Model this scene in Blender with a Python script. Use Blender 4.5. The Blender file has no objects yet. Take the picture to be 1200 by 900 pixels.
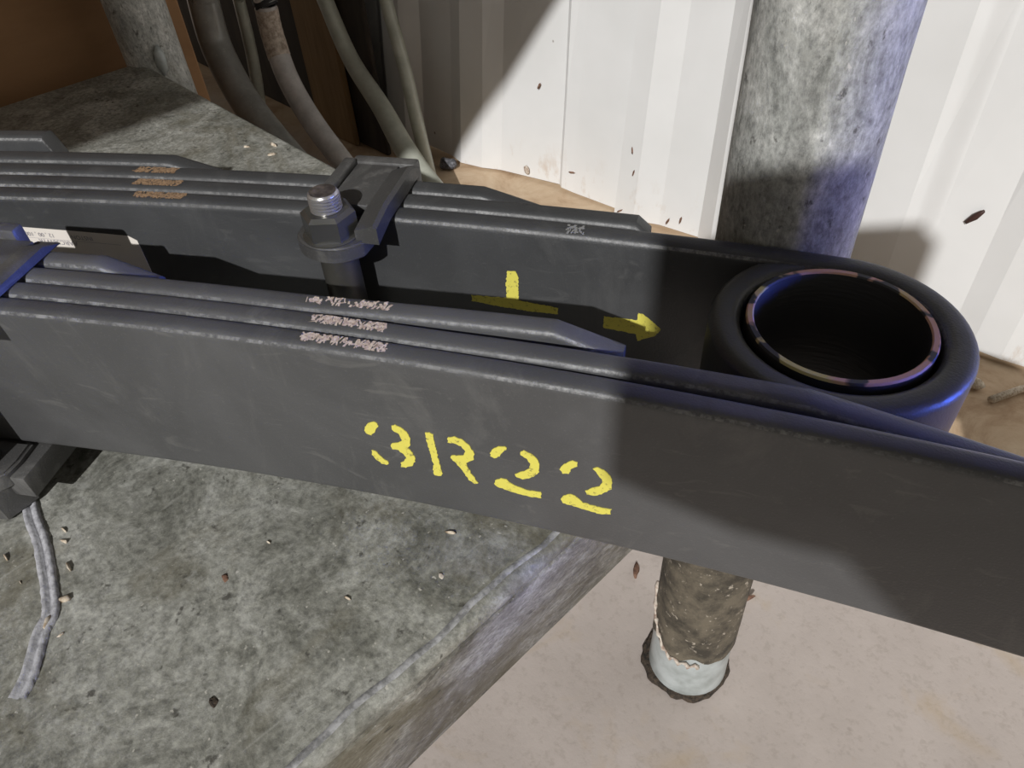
import bpy, bmesh, math, random
from mathutils import Vector, Matrix
random.seed(7)
S = bpy.context.scene
COL = S.collection

# ------------------------------------------------------------------ camera
CAM_AX = ((0.7001, 0.7121, -0.0531), (0.4650, -0.5111, -0.7229), (-0.5419, 0.4814, -0.6889))  # right, down, forward
cd = bpy.data.cameras.new('camera'); cam = bpy.data.objects.new('camera', cd); COL.objects.link(cam)
r_, d_, f_ = (Vector(a).normalized() for a in CAM_AX)
m3 = Matrix((r_, -d_, -f_)).transposed()
cam.matrix_world = Matrix.Translation((0.1562, -0.3448, 0.3337)) @ m3.to_4x4()
cd.sensor_width = 36.0; cd.lens = 880.35 / 1200 * 36.0; cd.clip_start = 0.01
S.camera = cam

# ------------------------------------------------------------------ light
SUN_DIR = Vector((-0.41, 0.72, -0.56))
w = bpy.data.worlds.new('world'); S.world = w; w.use_nodes = True
w.node_tree.nodes['Background'].inputs[0].default_value = (1.0, 0.93, 0.82, 1)
w.node_tree.nodes['Background'].inputs[1].default_value = 0.25
sl = bpy.data.lights.new('sun', 'SUN'); sl.energy = 3.25; sl.angle = math.radians(0.75); sl.color = (1.0, 0.995, 0.985)
so = bpy.data.objects.new('sun', sl); COL.objects.link(so)
so.rotation_euler = SUN_DIR.to_track_quat('-Z', 'Y').to_euler(); so.location = (1.5, -3, 3)
al = bpy.data.lights.new('blue_side_light', 'AREA'); al.shape = 'RECTANGLE'; al.size = 0.25; al.size_y = 0.25; al.spread = math.radians(20)  # blue light from the right, kept to a narrow cone
al.energy = 0.66; al.color = (0.06, 0.14, 1.0)
ao = bpy.data.objects.new('blue_side_light', al); COL.objects.link(ao)
ao.location = (1.05, 0.50, 0.31)
ao.rotation_euler = (Vector((0.20, -0.13, 0.23)) - ao.location).to_track_quat('-Z', 'Y').to_euler()
S.view_settings.view_transform = 'Standard'; S.view_settings.look = 'None'
S.view_settings.exposure = 0.0; S.view_settings.gamma = 1.0; S.view_settings.use_curve_mapping = False

# ------------------------------------------------------------------ material helpers
class N:
    """small wrapper around a node tree"""
    def __init__(s, name):
        s.m = bpy.data.materials.new(name); s.m.use_nodes = True
        s.t = s.m.node_tree; s.b = s.t.nodes['Principled BSDF']
        s.co = s.t.nodes.new('ShaderNodeTexCoord').outputs['Object']
    def link(s, a, b): s.t.links.new(a, b)
    def mapped(s, scale=(1, 1, 1), rot=(0, 0, 0)):
        n = s.t.nodes.new('ShaderNodeMapping'); n.inputs['Scale'].default_value = scale; n.inputs['Rotation'].default_value = rot
        s.link(s.co, n.inputs['Vector']); return n.outputs[0]
    def noise(s, sc, det=4, rough=.6, vec=None, dist=0):
        n = s.t.nodes.new('ShaderNodeTexNoise'); n.inputs['Scale'].default_value = sc; n.inputs['Detail'].default_value = det
        n.inputs['Roughness'].default_value = rough; n.inputs['Distortion'].default_value = dist
        s.link(vec or s.co, n.inputs['Vector']); return n.outputs[0]
    def voro(s, sc, vec=None, feature='F1'):
        n = s.t.nodes.new('ShaderNodeTexVoronoi'); n.inputs['Scale'].default_value = sc; n.feature = feature
        s.link(vec or s.co, n.inputs['Vector']); return n.outputs['Distance']
    def ramp(s, fac, stops):
        n = s.t.nodes.new('ShaderNodeValToRGB'); e = n.color_ramp.elements
        while len(e) < len(stops): e.new(0.5)
        for k, (p, c) in zip(e, stops):
            k.position = p; k.color = (c if isinstance(c, tuple) else (c, c, c)) + (1,)
        s.link(fac, n.inputs[0]); return n.outputs[0]
    def mix(s, fac, a, b, mode='MIX'):
        n = s.t.nodes.new('ShaderNodeMix'); n.data_type = 'RGBA'; n.blend_type = mode
        for sock, v in ((n.inputs[0], fac), (n.inputs[6], a), (n.inputs[7], b)):
            if isinstance(v, (int, float)): sock.default_value = v
            elif isinstance(v, tuple): sock.default_value = v + (1,)
            else: s.link(v, sock)
        return n.outputs[2]
    def mul(s, a, b):
        n = s.t.nodes.new('ShaderNodeMath'); n.operation = 'MULTIPLY'; s.link(a, n.inputs[0])
        if isinstance(b, (int, float)): n.inputs[1].default_value = b
        else: s.link(b, n.inputs[1])
        return n.outputs[0]
    def axis(s, i):
        n = s.t.nodes.new('ShaderNodeSeparateXYZ'); s.link(s.co, n.inputs[0]); return n.outputs[i]
    def rng(s, v, a, b):
        n = s.t.nodes.new('ShaderNodeMapRange'); n.inputs[1].default_value = a; n.inputs[2].default_value = b
        s.link(v, n.inputs[0]); return n.outputs[0]
    def done(s, color, rough=.6, metal=0., bump=None, bstr=.2, bdist=.001, spec=.5):
        if isinstance(color, tuple): s.b.inputs['Base Color'].default_value = color + (1,)
        else: s.link(color, s.b.inputs['Base Color'])
        if isinstance(rough, (int, float)): s.b.inputs['Roughness'].default_value = rough
        else: s.link(rough, s.b.inputs['Roughness'])
        s.b.inputs['Metallic'].default_value = metal; s.b.inputs['Specular IOR Level'].default_value = spec
        if bump is not None:
            n = s.t.nodes.new('ShaderNodeBump'); n.inputs['Strength'].default_value = bstr; n.inputs['Distance'].default_value = bdist
            s.link(bump, n.inputs['Height']); s.link(n.outputs[0], s.b.inputs['Normal'])
        return s.m

M = {}
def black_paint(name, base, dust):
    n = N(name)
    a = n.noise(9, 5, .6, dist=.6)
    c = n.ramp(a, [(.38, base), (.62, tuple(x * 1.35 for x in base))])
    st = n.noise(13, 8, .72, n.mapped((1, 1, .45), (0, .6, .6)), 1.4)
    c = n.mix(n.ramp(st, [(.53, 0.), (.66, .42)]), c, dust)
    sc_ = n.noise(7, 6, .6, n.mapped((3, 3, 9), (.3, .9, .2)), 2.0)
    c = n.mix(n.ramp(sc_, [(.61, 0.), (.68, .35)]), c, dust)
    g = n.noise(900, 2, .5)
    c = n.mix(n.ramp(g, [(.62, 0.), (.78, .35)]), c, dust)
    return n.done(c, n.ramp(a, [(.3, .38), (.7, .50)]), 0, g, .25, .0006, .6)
M['black'] = black_paint('black_painted_steel', (.068, .068, .069), (.15, .147, .14))
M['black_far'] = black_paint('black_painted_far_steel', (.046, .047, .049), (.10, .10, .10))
M['black2'] = black_paint('black_painted_strap', (.058, .057, .056), (.24, .235, .225))
n = N('worn_highlight_edge')  # paint wear plus the arris highlight line, put into the colour
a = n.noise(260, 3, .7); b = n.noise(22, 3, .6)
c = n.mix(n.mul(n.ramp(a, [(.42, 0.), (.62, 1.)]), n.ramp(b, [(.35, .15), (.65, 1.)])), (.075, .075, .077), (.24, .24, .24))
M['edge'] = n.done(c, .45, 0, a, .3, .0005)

def galv(name, lo, mid, hi, stretch=(1, 1, 1), brown=.35, sc=1.0):
    n = N(name); v = n.mapped(stretch)
    a = n.noise(20 * sc, 10, .78, v, .6)
    c = n.ramp(a, [(.38, lo), (.50, mid), (.61, hi)])
    fine = n.noise(230 * sc, 5, .75, v)
    c = n.mix(1.0, c, n.ramp(fine, [(.34, .60), (.5, 1.), (.66, 1.40)]), 'MULTIPLY')
    fl = n.voro(70 * sc, v)
    c = n.mix(n.ramp(fl, [(.05, .25), (.5, 0.)]), c, hi)
    br = n.noise(8 * sc, 7, .7, v, .8)
    c = n.mix(n.ramp(br, [(.51, 0.), (.62, brown)]), c, (.14, .12, .07))
    pit = n.noise(110 * sc, 4, .65, v)
    c = n.mix(n.ramp(pit, [(.30, .8), (.38, 0.)]), c, (.06, .056, .048))
    wh = n.noise(48 * sc, 6, .75, v, .5)
    c = n.mix(n.ramp(wh, [(.56, 0.), (.66, .5)]), c, (.47, .47, .44))
    sp = n.noise(330 * sc, 2, .5, v)
    c = n.mix(n.ramp(sp, [(.70, 0.), (.76, .8)]), c, (.60, .58, .52))
    sc1 = n.noise(26, 3, .5, n.mapped((9, .7, 1), (0, 0, .75)), .4)
    c = n.mix(n.ramp(sc1, [(.66, 0.), (.74, .4)]), c, hi)
    return n.done(c, n.ramp(a, [(.3, .5), (.7, .7)]), .08, n.mix(.5, a, fine), .55, .0012, .4)
M['galv'] = galv('galvanised_top', (.155, .155, .132), (.275, .275, .243), (.41, .41, .375), (1, 1, 1), .45)
M['galv_side'] = galv('galvanised_edge', (.13, .12, .10), (.25, .24, .21), (.42, .41, .37), (1.6, .75, 1.9), .6, 1.3)
M['galv_post'] = galv('galvanised_post', (.23, .235, .22), (.37, .375, .355), (.54, .54, .515), (1, 1, .6), .3, 1.3)
n = N('galvanised_ridge'); a = n.noise(120, 4, .7)
M['ridge'] = n.done(n.ramp(a, [(.4, (.2, .2, .2)), (.6, (.46, .46, .47))]), .5, .1)

n = N('pale_pipe_paint'); a = n.noise(30, 5, .6); z = n.axis(2)
M['palepaint'] = n.done(n.ramp(a, [(.4, (.30, .325, .315)), (.62, (.47, .505, .505))]), .35, 0, a, .2)
n = N('dirty_wrap'); a = n.noise(40, 6, .7)
M['wrap'] = n.done(n.mix(n.ramp(n.noise(150, 3, .6), [(.62, 0.), (.7, .8)]), n.ramp(a, [(.38, (.045, .038, .028)), (.60, (.145, .122, .088))]), (.5, .44, .36)), .8, 0, a, .7, .002)
n = N('torn_edge'); M['torn'] = n.done(n.ramp(n.noise(200, 3), [(.35, (.32, .22, .17)), (.6, (.62, .56, .48))]), .8)
n = N('dark_dirt'); M['dirt'] = n.done(n.ramp(n.noise(220, 4, .7), [(.35, (.018, .015, .012)), (.65, (.09, .065, .045))]), .95, 0, n.noise(300, 3), .8, .003)

# bare metal of nut and bolt
def metal(name, c0, c1, rough, dust=.35):
    n = N(name); a = n.noise(70, 5, .65)
    c = n.mix(n.ramp(a, [(.50, 0.), (.68, dust)]), n.ramp(n.noise(12, 3), [(.3, c0), (.7, c1)]), (.22, .21, .195))
    return n.done(c, rough, .75, n.noise(400, 2), .15, .0005)
M['nut'] = metal('dusty_zinc_nut', (.12, .12, .11), (.25, .245, .225), .27)
M['bolt'] = metal('bare_steel_bolt', (.42, .41, .40), (.62, .60, .58), .26, .2)
M['tube'] = metal('spacer_tube_steel', (.10, .098, .088), (.2, .19, .165), .38, .25)
n = N('bolt_end'); M['boltend'] = n.done(n.ramp(n.noise(200, 3), [(.4, (.055, .045, .04)), (.7, (.17, .14, .12))]), .6, .3)

n = N('yellow_stencil_paint'); a = n.noise(420, 3, .7)
M['yellow'] = n.done(n.mix(n.ramp(a, [(.30, .85), (.42, 0.)]), (.72, .65, .11), (.22, .19, .06)), .7)
n = N('pale_wear'); M['wear_pale'] = n.done(n.ramp(n.noise(600, 3), [(.35, (.40, .29, .24)), (.6, (.70, .60, .52))]), .6)
n = N('grey_scuff'); M['wear_grey'] = n.done((.27, .27, .27), .6)
n = N('rust_wear'); M['wear_rust'] = n.done(n.ramp(n.noise(600, 3), [(.35, (.17, .105, .06)), (.6, (.38, .25, .15))]), .7)
n = N('label_paper'); M['paper'] = n.done((.84, .78, .71), .55)
n = N('label_ink'); M['ink'] = n.done((.33, .31, .34), .6)
n = N('sleeve_rim')
a = n.noise(44, 3, .5); hue = n.noise(26, 2, .5)
c = n.mix(n.ramp(hue, [(.45, 0.), (.55, 1.)]), (.62, .36, .27), (.62, .55, .22))
M['rim'] = n.done(n.mix(n.ramp(a, [(.46, 0.), (.49, 1.)]), (.045, .046, .052), c), .55)
n = N('black_sleeve'); M['sleeve'] = n.done((.012, .012, .013), .55, 0, n.noise(60, 3, .5, n.mapped((1, 1, 9))), .3)

# white sheet wall
n = N('white_painted_sheet')
a = n.noise(5, 4, .6)
c = n.ramp(a, [(.3, (.735, .735, .725)), (.7, (.80, .80, .795))])
sp = n.voro(26, n.mapped((1, 1, .8)))
c = n.mix(n.mul(n.ramp(sp, [(.045, 1.), (.075, 0.)]), n.ramp(n.noise(9, 2), [(.52, 0.), (.6, .9)])), c, (.16, .10, .07))
dr = n.mul(n.ramp(n.noise(24, 6, .7, n.mapped((1, 1, .45))), [(.56, 0.), (.7, .75)]), n.rng(n.axis(2), -.30, -.40))
c = n.mix(dr, c, (.50, .36, .24))
M['wall'] = n.done(c, .42, 0, a, .05, .002, .5)

n = N('concrete_floor')
a = n.noise(6, 7, .65); c = n.ramp(a, [(.3, (.43, .375, .34)), (.7, (.55, .485, .445))])
g = n.noise(120, 4, .7); c = n.mix(n.ramp(g, [(.35, .28), (.47, 0.)]), c, (.30, .25, .21))
bl = n.noise(11, 5, .6, None, .6); c = n.mix(n.ramp(bl, [(.56, 0.), (.72, .5)]), c, (.46, .35, .22))
pk = n.voro(34); c = n.mix(n.mul(n.ramp(pk, [(.05, 1.), (.09, 0.)]), n.ramp(n.noise(10, 2), [(.5, 0.), (.6, .8)])), c, (.10, .07, .05))
dn = n.noise(9, 6, .7, None, .8)
dcol = n.ramp(dn, [(.3, (.33, .21, .12)), (.5, (.53, .39, .26)), (.72, (.64, .51, .36))])
yy = n.t.nodes.new('ShaderNodeMath'); yy.operation = 'ADD'; n.link(n.axis(1), yy.inputs[0]); n.link(n.mul(n.noise(5, 4), .3), yy.inputs[1])
c = n.mix(n.rng(yy.outputs[0], .42, .60), c, dcol)
M['floor'] = n.done(c, .75, 0, n.mix(.5, a, g), .35, .002, .35)

n = N('cardboard_brown'); a = n.noise(5, 5, .6, n.mapped((1, 1, 3)))
M['card'] = n.done(n.ramp(a, [(.3, (.25, .135, .062)), (.7, (.35, .195, .092))]), .85, 0, n.noise(80, 2, .5, n.mapped((1, 1, .1))), .1)
n = N('dark_brown_board'); a = n.noise(8, 5, .6, n.mapped((4, 1, 1)))
M['darkboard'] = n.done(n.ramp(a, [(.3, (.022, .017, .013)), (.7, (.05, .038, .028))]), .85)
n = N('timber_plank'); a = n.noise(12, 5, .6, n.mapped((6, 1, .6)))
M['timber'] = n.done(n.ramp(a, [(.3, (.19, .115, .05)), (.7, (.29, .185, .085))]), .8)
def hosemat(name, a0, a1, rough):
    n = N(name); a = n.noise(30, 5, .65)
    return n.done(n.mix(n.ramp(n.noise(160, 3), [(.6, 0.), (.72, .5)]), n.ramp(a, [(.3, a0), (.7, a1)]), (.42, .41, .36)), rough, .1, a, .15)
M['pipe_dark'] = hosemat('dark_grey_pipe', (.22, .22, .205), (.33, .33, .31), .3)
M['pipe_green'] = hosemat('greenish_grey_pipe', (.34, .35, .29), (.50, .51, .44), .3)
M['pipe_pale'] = hosemat('pale_scuffed_pipe', (.42, .40, .385), (.66, .63, .61), .25)
n = N('pipe_sticker'); M['sticker'] = n.done(n.ramp(n.noise(120, 4, .7), [(.38, (.30, .24, .19)), (.6, (.58, .50, .42))]), .8)
n = N('black_rubber'); M['rubber'] = n.done((.02, .02, .021), .7)
n = N('bead'); M['bead'] = n.done(n.ramp(n.noise(260, 4, .7), [(.33, (.27, .27, .29)), (.6, (.52, .52, .55))]), .6, 0, n.noise(300, 3), .5, .001)
n = N('cream_flake'); M['flake'] = n.done(n.ramp(n.noise(300, 3), [(.35, (.36, .27, .18)), (.6, (.66, .58, .47))]), .8)
n = N('husk_brown'); M['husk'] = n.done((.05, .022, .018), .6)
n = N('dead_leaf_brown'); M['leaf'] = n.done(n.ramp(n.noise(150, 3), [(.35, (.10, .045, .03)), (.65, (.26, .15, .10))]), .9)
n = N('grey_stone'); M['stone'] = n.done(n.ramp(n.noise(150, 3), [(.35, (.05, .05, .055)), (.65, (.22, .22, .24))]), .9)
n = N('grey_enamel'); M['enamel'] = n.done(n.ramp(n.noise(8, 3), [(.3, (.23, .24, .25)), (.7, (.30, .31, .32))]), .45)

# ------------------------------------------------------------------ object helpers
ORG = {}
def tag(o, label=None, cat=None, group=None, kind=None):
    if label: o['label'] = label
    if cat: o['category'] = cat
    if group: o['group'] = group
    if kind: o['kind'] = kind
    return o
def thing(name, loc, label, cat, group=None):
    o = bpy.data.objects.new(name, None); COL.objects.link(o); o.location = loc; o.empty_display_size = .05
    ORG[o] = Vector(loc); return tag(o, label, cat, group)
def obj(name, verts, faces, mats, parent=None, smooth=False, slots=None, org=None):
    """one mesh object, verts given in world coordinates"""
    if not isinstance(mats, (list, tuple)): mats = [mats]
    if parent is not None: og = ORG[parent]
    elif org is not None: og = Vector(org)
    else: og = Vector((0, 0, 0))
    me = bpy.data.meshes.new(name)
    me.from_pydata([tuple(Vector(v) - og) for v in verts], [], faces)
    for m in mats: me.materials.append(M[m])
    if slots: me.polygons.foreach_set('material_index', slots)
    bm = bmesh.new(); bm.from_mesh(me); bmesh.ops.recalc_face_normals(bm, faces=bm.faces); bm.to_mesh(me); bm.free()
    if smooth: me.polygons.foreach_set('use_smooth', [True] * len(me.polygons))
    if smooth == 'auto': me.set_sharp_from_angle(angle=math.radians(38))
    me.update()
    o = bpy.data.objects.new(name, me); COL.objects.link(o); ORG[o] = og
    if parent is not None: o.parent = parent
    else: o.location = og
    return o
class G:
    """collects verts and faces"""
    def __init__(s): s.v = []; s.f = []; s.s = []
    def add(s, v, f, slot=0):
        k = len(s.v); s.v += [Vector(p) for p in v]; s.f += [tuple(i + k for i in q) for q in f]; s.s += [slot] * len(f)
    def obj(s, name, mats, parent=None, smooth=False, org=None):
        return obj(name, s.v, s.f, mats, parent, smooth, s.s, org)
    def box(s, a, b, bev=0, seg=2, fr=None, slot=0):
        bm = bmesh.new(); bmesh.ops.create_cube(bm, size=1)
        for v in bm.verts: v.co = Vector(((a[i] + b[i]) / 2 + v.co[i] * (b[i] - a[i]) for i in range(3)))
        if bev: bmesh.ops.bevel(bm, geom=bm.edges[:], offset=bev, segments=seg, profile=.5, affect='EDGES')
        s.bm(bm, fr, slot)
    def bm(s, bm, fr=None, slot=0):
        bm.verts.index_update()
        s.add([fr(v.co) if fr else v.co.copy() for v in bm.verts], [[v.index for v in f.verts] for f in bm.faces], slot); bm.free()
    def lathe(s, c, prof, seg=32, slot=0, caps=True, rot=0):
        """prof: list of (radius, z)"""
        v = []; f = []
        for r, z in prof:
            v += [(c[0] + r * math.cos(rot + 2 * math.pi * i / seg), c[1] + r * math.sin(rot + 2 * math.pi * i / seg), z) for i in range(seg)]
        for j in range(len(prof) - 1):
            for i in range(seg):
                f.append((j * seg + i, j * seg + (i + 1) % seg, (j + 1) * seg + (i + 1) % seg, (j + 1) * seg + i))
        if caps:
            f.append(tuple(range(seg))[::-1]); f.append(tuple(range((len(prof) - 1) * seg, len(prof) * seg)))
        s.add(v, f, slot)
    def tube(s, pts, rad, seg=14, slot=0):
        P = [Vector(p) for p in pts]; v = []; f = []
        up = Vector((.3, -.9, .2)).normalized()
        for k, p in enumerate(P):
            t = (P[min(k + 1, len(P) - 1)] - P[max(k - 1, 0)]).normalized()
            a = t.cross(up).normalized(); b = a.cross(t).normalized(); r = rad[k] if isinstance(rad, list) else rad
            v += [p + a * r * math.cos(2 * math.pi * i / seg) + b * r * math.sin(2 * math.pi * i / seg) for i in range(seg)]
        for j in range(len(P) - 1):
            for i in range(seg): f.append((j * seg + i, j * seg + (i + 1) % seg, (j + 1) * seg + (i + 1) % seg, (j + 1) * seg + i))
        f.append(tuple(range(seg))[::-1]); f.append(tuple(range((len(P) - 1) * seg, len(P) * seg)))
        s.add(v, f, slot)
def spline(pts, k=8):
    """Catmull-Rom through tuples of any length"""
    P = [pts[0]] + list(pts) + [pts[-1]]; out = []
    for i in range(1, len(P) - 2):
        for j in range(k):
            t = j / k; out.append(tuple(.5 * (2 * b + (c - a) * t + (2 * a - 5 * b + 4 * c - d) * t * t + (3 * b - a - 3 * c + d) * t ** 3)
                                        for a, b, c, d in zip(P[i - 1], P[i], P[i + 1], P[i + 2])))
    out.append(tuple(pts[-1])); return out

ZB, ZT = 0.030, 0.130            # lower and upper edge of the near spring's leaves
FB, FT = 0.018, 0.118            # and of the far spring's
ZF = -0.395                      # floor

# ------------------------------------------------------------------ setting
g = G(); g.add([(-4, -4, ZF), (3, -4, ZF), (3, 1.2, ZF), (-4, 1.2, ZF)], [(0, 1, 2, 3)])
tag(g.obj('floor', 'floor'), kind='structure')

g = G(); g.box((-4, -2.6, 3.05), (3, 1.2, 3.10)); tag(g.obj('ceiling', 'enamel'), kind='structure')

def lerp(tab, x):
    if x <= tab[0][0]: return tab[0][1]
    for (a, p), (b, q) in zip(tab, tab[1:]):
        if x <= b: return p + (q - p) * (x - a) / (b - a)
    return tab[-1][1]
BASE = [(-4, .50), (-1.2, .545), (-1.0, .555), (-.85, .590), (-.63, .614), (-.46, .622), (.03, .652), (3, .80)]
LEAN = [(-4, .14), (-1.0, .14), (-.75, .08), (-.60, .08), (-.35, .0), (3, 0)]
prof = [(-.907, -.014), (-.872, 0), (-.738, 0), (-.728, -.006), (-.700, 0), (-.606, 0), (-.597, -.013), (-.555, -.013), (-.510, 0), (-.435, 0),
        (-.400, -.013), (-.345, -.013), (-.300, 0), (-.215, 0), (-.18, -.013), (-.125, -.013), (-.085, 0), (-.02, 0), (.012, -.012), (.05, -.012), (.09, 0), (.17, 0)]
xs = []
x = -.907
while x > -3.8:                                                   # same sheet profile carried on to the left
    for dx, dp in ((-.05, -.014), (-.085, 0), (-.17, 0), (-.205, -.014)): xs.append((x + dx, dp))
    x -= .205
xs = xs[::-1] + prof
x = .17
while x < 2.8:
    for dx, dp in ((.035, -.013), (.09, -.013), (.13, 0), (.21, 0)): xs.append((x + dx, dp))
    x += .21
g = G(); zs = [ZF, -.2, .1, .5, 1.0, 1.6, 3.05]; v = []; f = []
for (x, dp) in xs:
    for z in zs:
        wob = .004 * math.sin(x * 23) + .003 * math.sin(x * 41 + 1)
        zz = z + (max(0, .006 + .5 * wob) if z == ZF else 0)
        v.append((x + lerp(LEAN, x) * min(z - ZF, .9), lerp(BASE, x) + dp + wob * (1 if z < 0 else .3), zz))
nz = len(zs); nx = len(xs)
for i in range(nx - 1):
    for j in range(nz - 1): f.append((i * nz + j, (i + 1) * nz + j, (i + 1) * nz + j + 1, i * nz + j + 1))
k = len(v); v += [(a[0], a[1] + .012, a[2]) for a in v]            # thickness
f += [tuple(k + i for i in q)[::-1] for q in f]
for i in range(nx - 1): f.append((i * nz, k + i * nz, k + (i + 1) * nz, (i + 1) * nz))
g.add(v, f); wall = tag(g.obj('wall_back', 'wall'), kind='structure')
# husk and a round bare spot stuck to the sheet
def blob(name, c, ax, rad, mat, parent, squash=(1, 1, 1), sub=2, jit=.12):
    bm = bmesh.new(); bmesh.ops.create_icosphere(bm, subdivisions=sub, radius=1)
    R = Vector((0, 0, 1)).rotation_difference(Vector(ax).normalized()).to_matrix()
    g = G()
    for vv in bm.verts: vv.co = Vector(vv.co[i] * squash[i] * rad for i in range(3)) * (1 + random.uniform(-jit, jit))
    g.bm(bm, lambda p: Vector(c) + R @ p)
    return g.obj(name, mat, parent, True)
blob('seed_husk', (-.047, .638, -.199), (.45, -.05, .7), .016, 'husk', wall, (.26, .2, 1))
blob('rust_spot', (-.808, .590, -.372), (0, -1, 0), .0075, 'torn', wall, (1, 1.2, .16))
for (px, pz, a) in ((-.56, -.30, .3), (-.565, -.26, -.1), (-.585, -.382, .9), (-.545, -.383, -.7), (-.49, -.372, .4), (-.465, -.36, .2), (-.70, -.345, 1.3), (-.77, -.2, .5)):
    blob('dirt_speck', (px, lerp(BASE, px) - .006 + (-.008 if -.6 < px < -.53 else 0), pz), (math.sin(a), 0, math.cos(a)), .0085, 'leaf', wall, (.22, .3, 1), 1)

# ------------------------------------------------------------------ workbench
bench = thing('workbench', (-.437, -.75, ZF), 'low galvanised steel rack bench carrying the two black leaf springs', 'workbench')
TX0, TX1, TY0, TY1 = -.876, -.001, -1.50, -.014
g = G(); g.box((TX0, TY0, -.014), (TX1, TY1, 0), .006, 4)
top = g.obj('tabletop', 'galv', bench, 'auto')
# ridge where the sheet folds over, slightly proud
g = G()
rows = []
for i in range(61):
    y = -.80 + (TY1 + .80 - .05) * i / 60; o_ = .0012 * math.sin(i * .9) + .0006 * math.sin(i * 2.3)
    rows.append([(-.0105 + o_, y, -.0005), (-.0092 + o_, y, .0006), (-.0072 + o_, y, .0006), (-.0058 + o_ * .5, y, -.0005)])
v = [p for r in rows for p in r]; f = [(4 * i + j, 4 * i + j + 1, 4 * i + 5 + j, 4 * i + 4 + j) for i in range(60) for j in range(3)]
g.add(v, f); g.obj('fold_ridge', 'ridge', bench, True)
for nm, a, b in (('edge_fascia', (-.007, TY0 + .004, -.080), (-.001, TY1 - .004, -.0135)), ('edge_fascia', (TX0, TY0 + .004, -.080), (TX0 + .006, TY1 - .004, -.0135)),
                 ('edge_fascia', (TX0 + .008, TY1 - .006, -.080), (-.008, TY1, -.0135)), ('edge_fascia', (TX0 + .008, TY0, -.080), (-.008, TY0 + .006, -.0135))):
    g = G(); g.box(a, b, .002, 2); g.obj(nm, 'galv_side', bench, 'auto')
PR = .0355
for (cx, cy, z1) in ((0, 0, 1.7), (-.874, .004, 1.7)):
    g = G(); pr = []
    for i in range(40): pr.append((PR + .0004 * math.sin(i * 1.7), ZF + .074 + (z1 - ZF - .074) * i / 39))
    g.lathe((cx, cy), pr, 40); leg = g.obj('upright_post', 'galv_post', bench, 'auto')
    if cx == 0:
        g = G(); g.lathe((cx, cy), [(PR + .0015, ZF), (PR + .0022, ZF + .004), (PR + .0015, ZF + .03), (PR + .0008, ZF + .075)], 40)
        g.obj('painted_foot', 'palepaint', leg, 'auto')
        g = G(); pr = []                                          # grubby wrap with a torn lower edge
        seg = 60; v = []; f = []
        for j in range(7):
            for i in range(seg):
                a = 2 * math.pi * i / seg
                low = ZF + .066 + .006 * math.sin(a * 1 + 2.4) + .004 * math.sin(a * 5) + .002 * math.sin(a * 11)
                z = low + (ZF + .30 - low) * j / 6
                r = PR + .0022 + .0006 * math.sin(a * 7 + j)
                v.append((cx + r * math.cos(a), cy + r * math.sin(a), z))
        for j in range(6):
            for i in range(seg): f.append((j * seg + i, j * seg + (i + 1) % seg, (j + 1) * seg + (i + 1) % seg, (j + 1) * seg + i))
        g.add(v, f); g.obj('grubby_wrap', 'wrap', leg, True)
        pts = []
        for i in range(26):
            a = math.radians(205 + i * 4.2); q = i / 25
            z = ZF + .128 - .060 * min(1, q * 1.75) ** .8 + .003 * math.sin(i * 1.9)
            r = PR + .0035; pts.append((cx + r * math.cos(a), cy + r * math.sin(a), z))
        g = G(); g.tube(pts, [.0016 + .0009 * math.sin(i * 2.1) for i in range(26)], 6); g.obj('torn_edge', 'torn', leg, True)
        g = G(); seg = 48; v = []; f = []
        for i in range(seg):
            a = 2 * math.pi * i / seg
            j = random.uniform(-.0045, -.001) + .004 * max(0, math.cos(a - math.radians(190)))
            v += [(cx + PR * .95 * math.cos(a), cy + PR * .95 * math.sin(a), ZF), (cx + (PR + .008 + j) * math.cos(a), cy + (PR + .008 + j) * math.sin(a), ZF + .0005),
                  (cx + (PR + .006 + j * .8) * math.cos(a), cy + (PR + .006 + j * .8) * math.sin(a), ZF + .006), (cx + PR * .95 * math.cos(a), cy + PR * .95 * math.sin(a), ZF + .008)]
        for i in range(seg):
            for j in range(4): f.append((4 * i + j, 4 * ((i + 1) % seg) + j, 4 * ((i + 1) % seg) + (j + 1) % 4, 4 * i + (j + 1) % 4))
        g.add(v, f); g.obj('dirt_collar', 'dirt', leg)
    else:
        g = G(); g.lathe((cx, cy), [(PR + .001, ZF), (PR + .001, ZF + .05)], 32); g.obj('painted_foot', 'palepaint', leg, 'auto')
        blob('weld_lump', (cx + .036, cy - .006, .006), (.1, .1, 1), .014, 'palepaint', leg, (.45, .5, 1.3), 2, .25)
for cx in (TX0 + .03, TX1 - .03):
    g = G(); g.lathe((cx, TY0 + .04), [(PR, ZF), (PR, 1.7)], 32); g.obj('upright_post', 'galv_post', bench, 'auto')
# upper shelf of the same rack, above the frame: it shades the far left corner of the bench and part of the wall
g = G(); g.box((TX0, TY0, .965), (.020, TY1, .985), .004, 1); g.obj('upper_shelf', 'galv', bench, 'auto')
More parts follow.
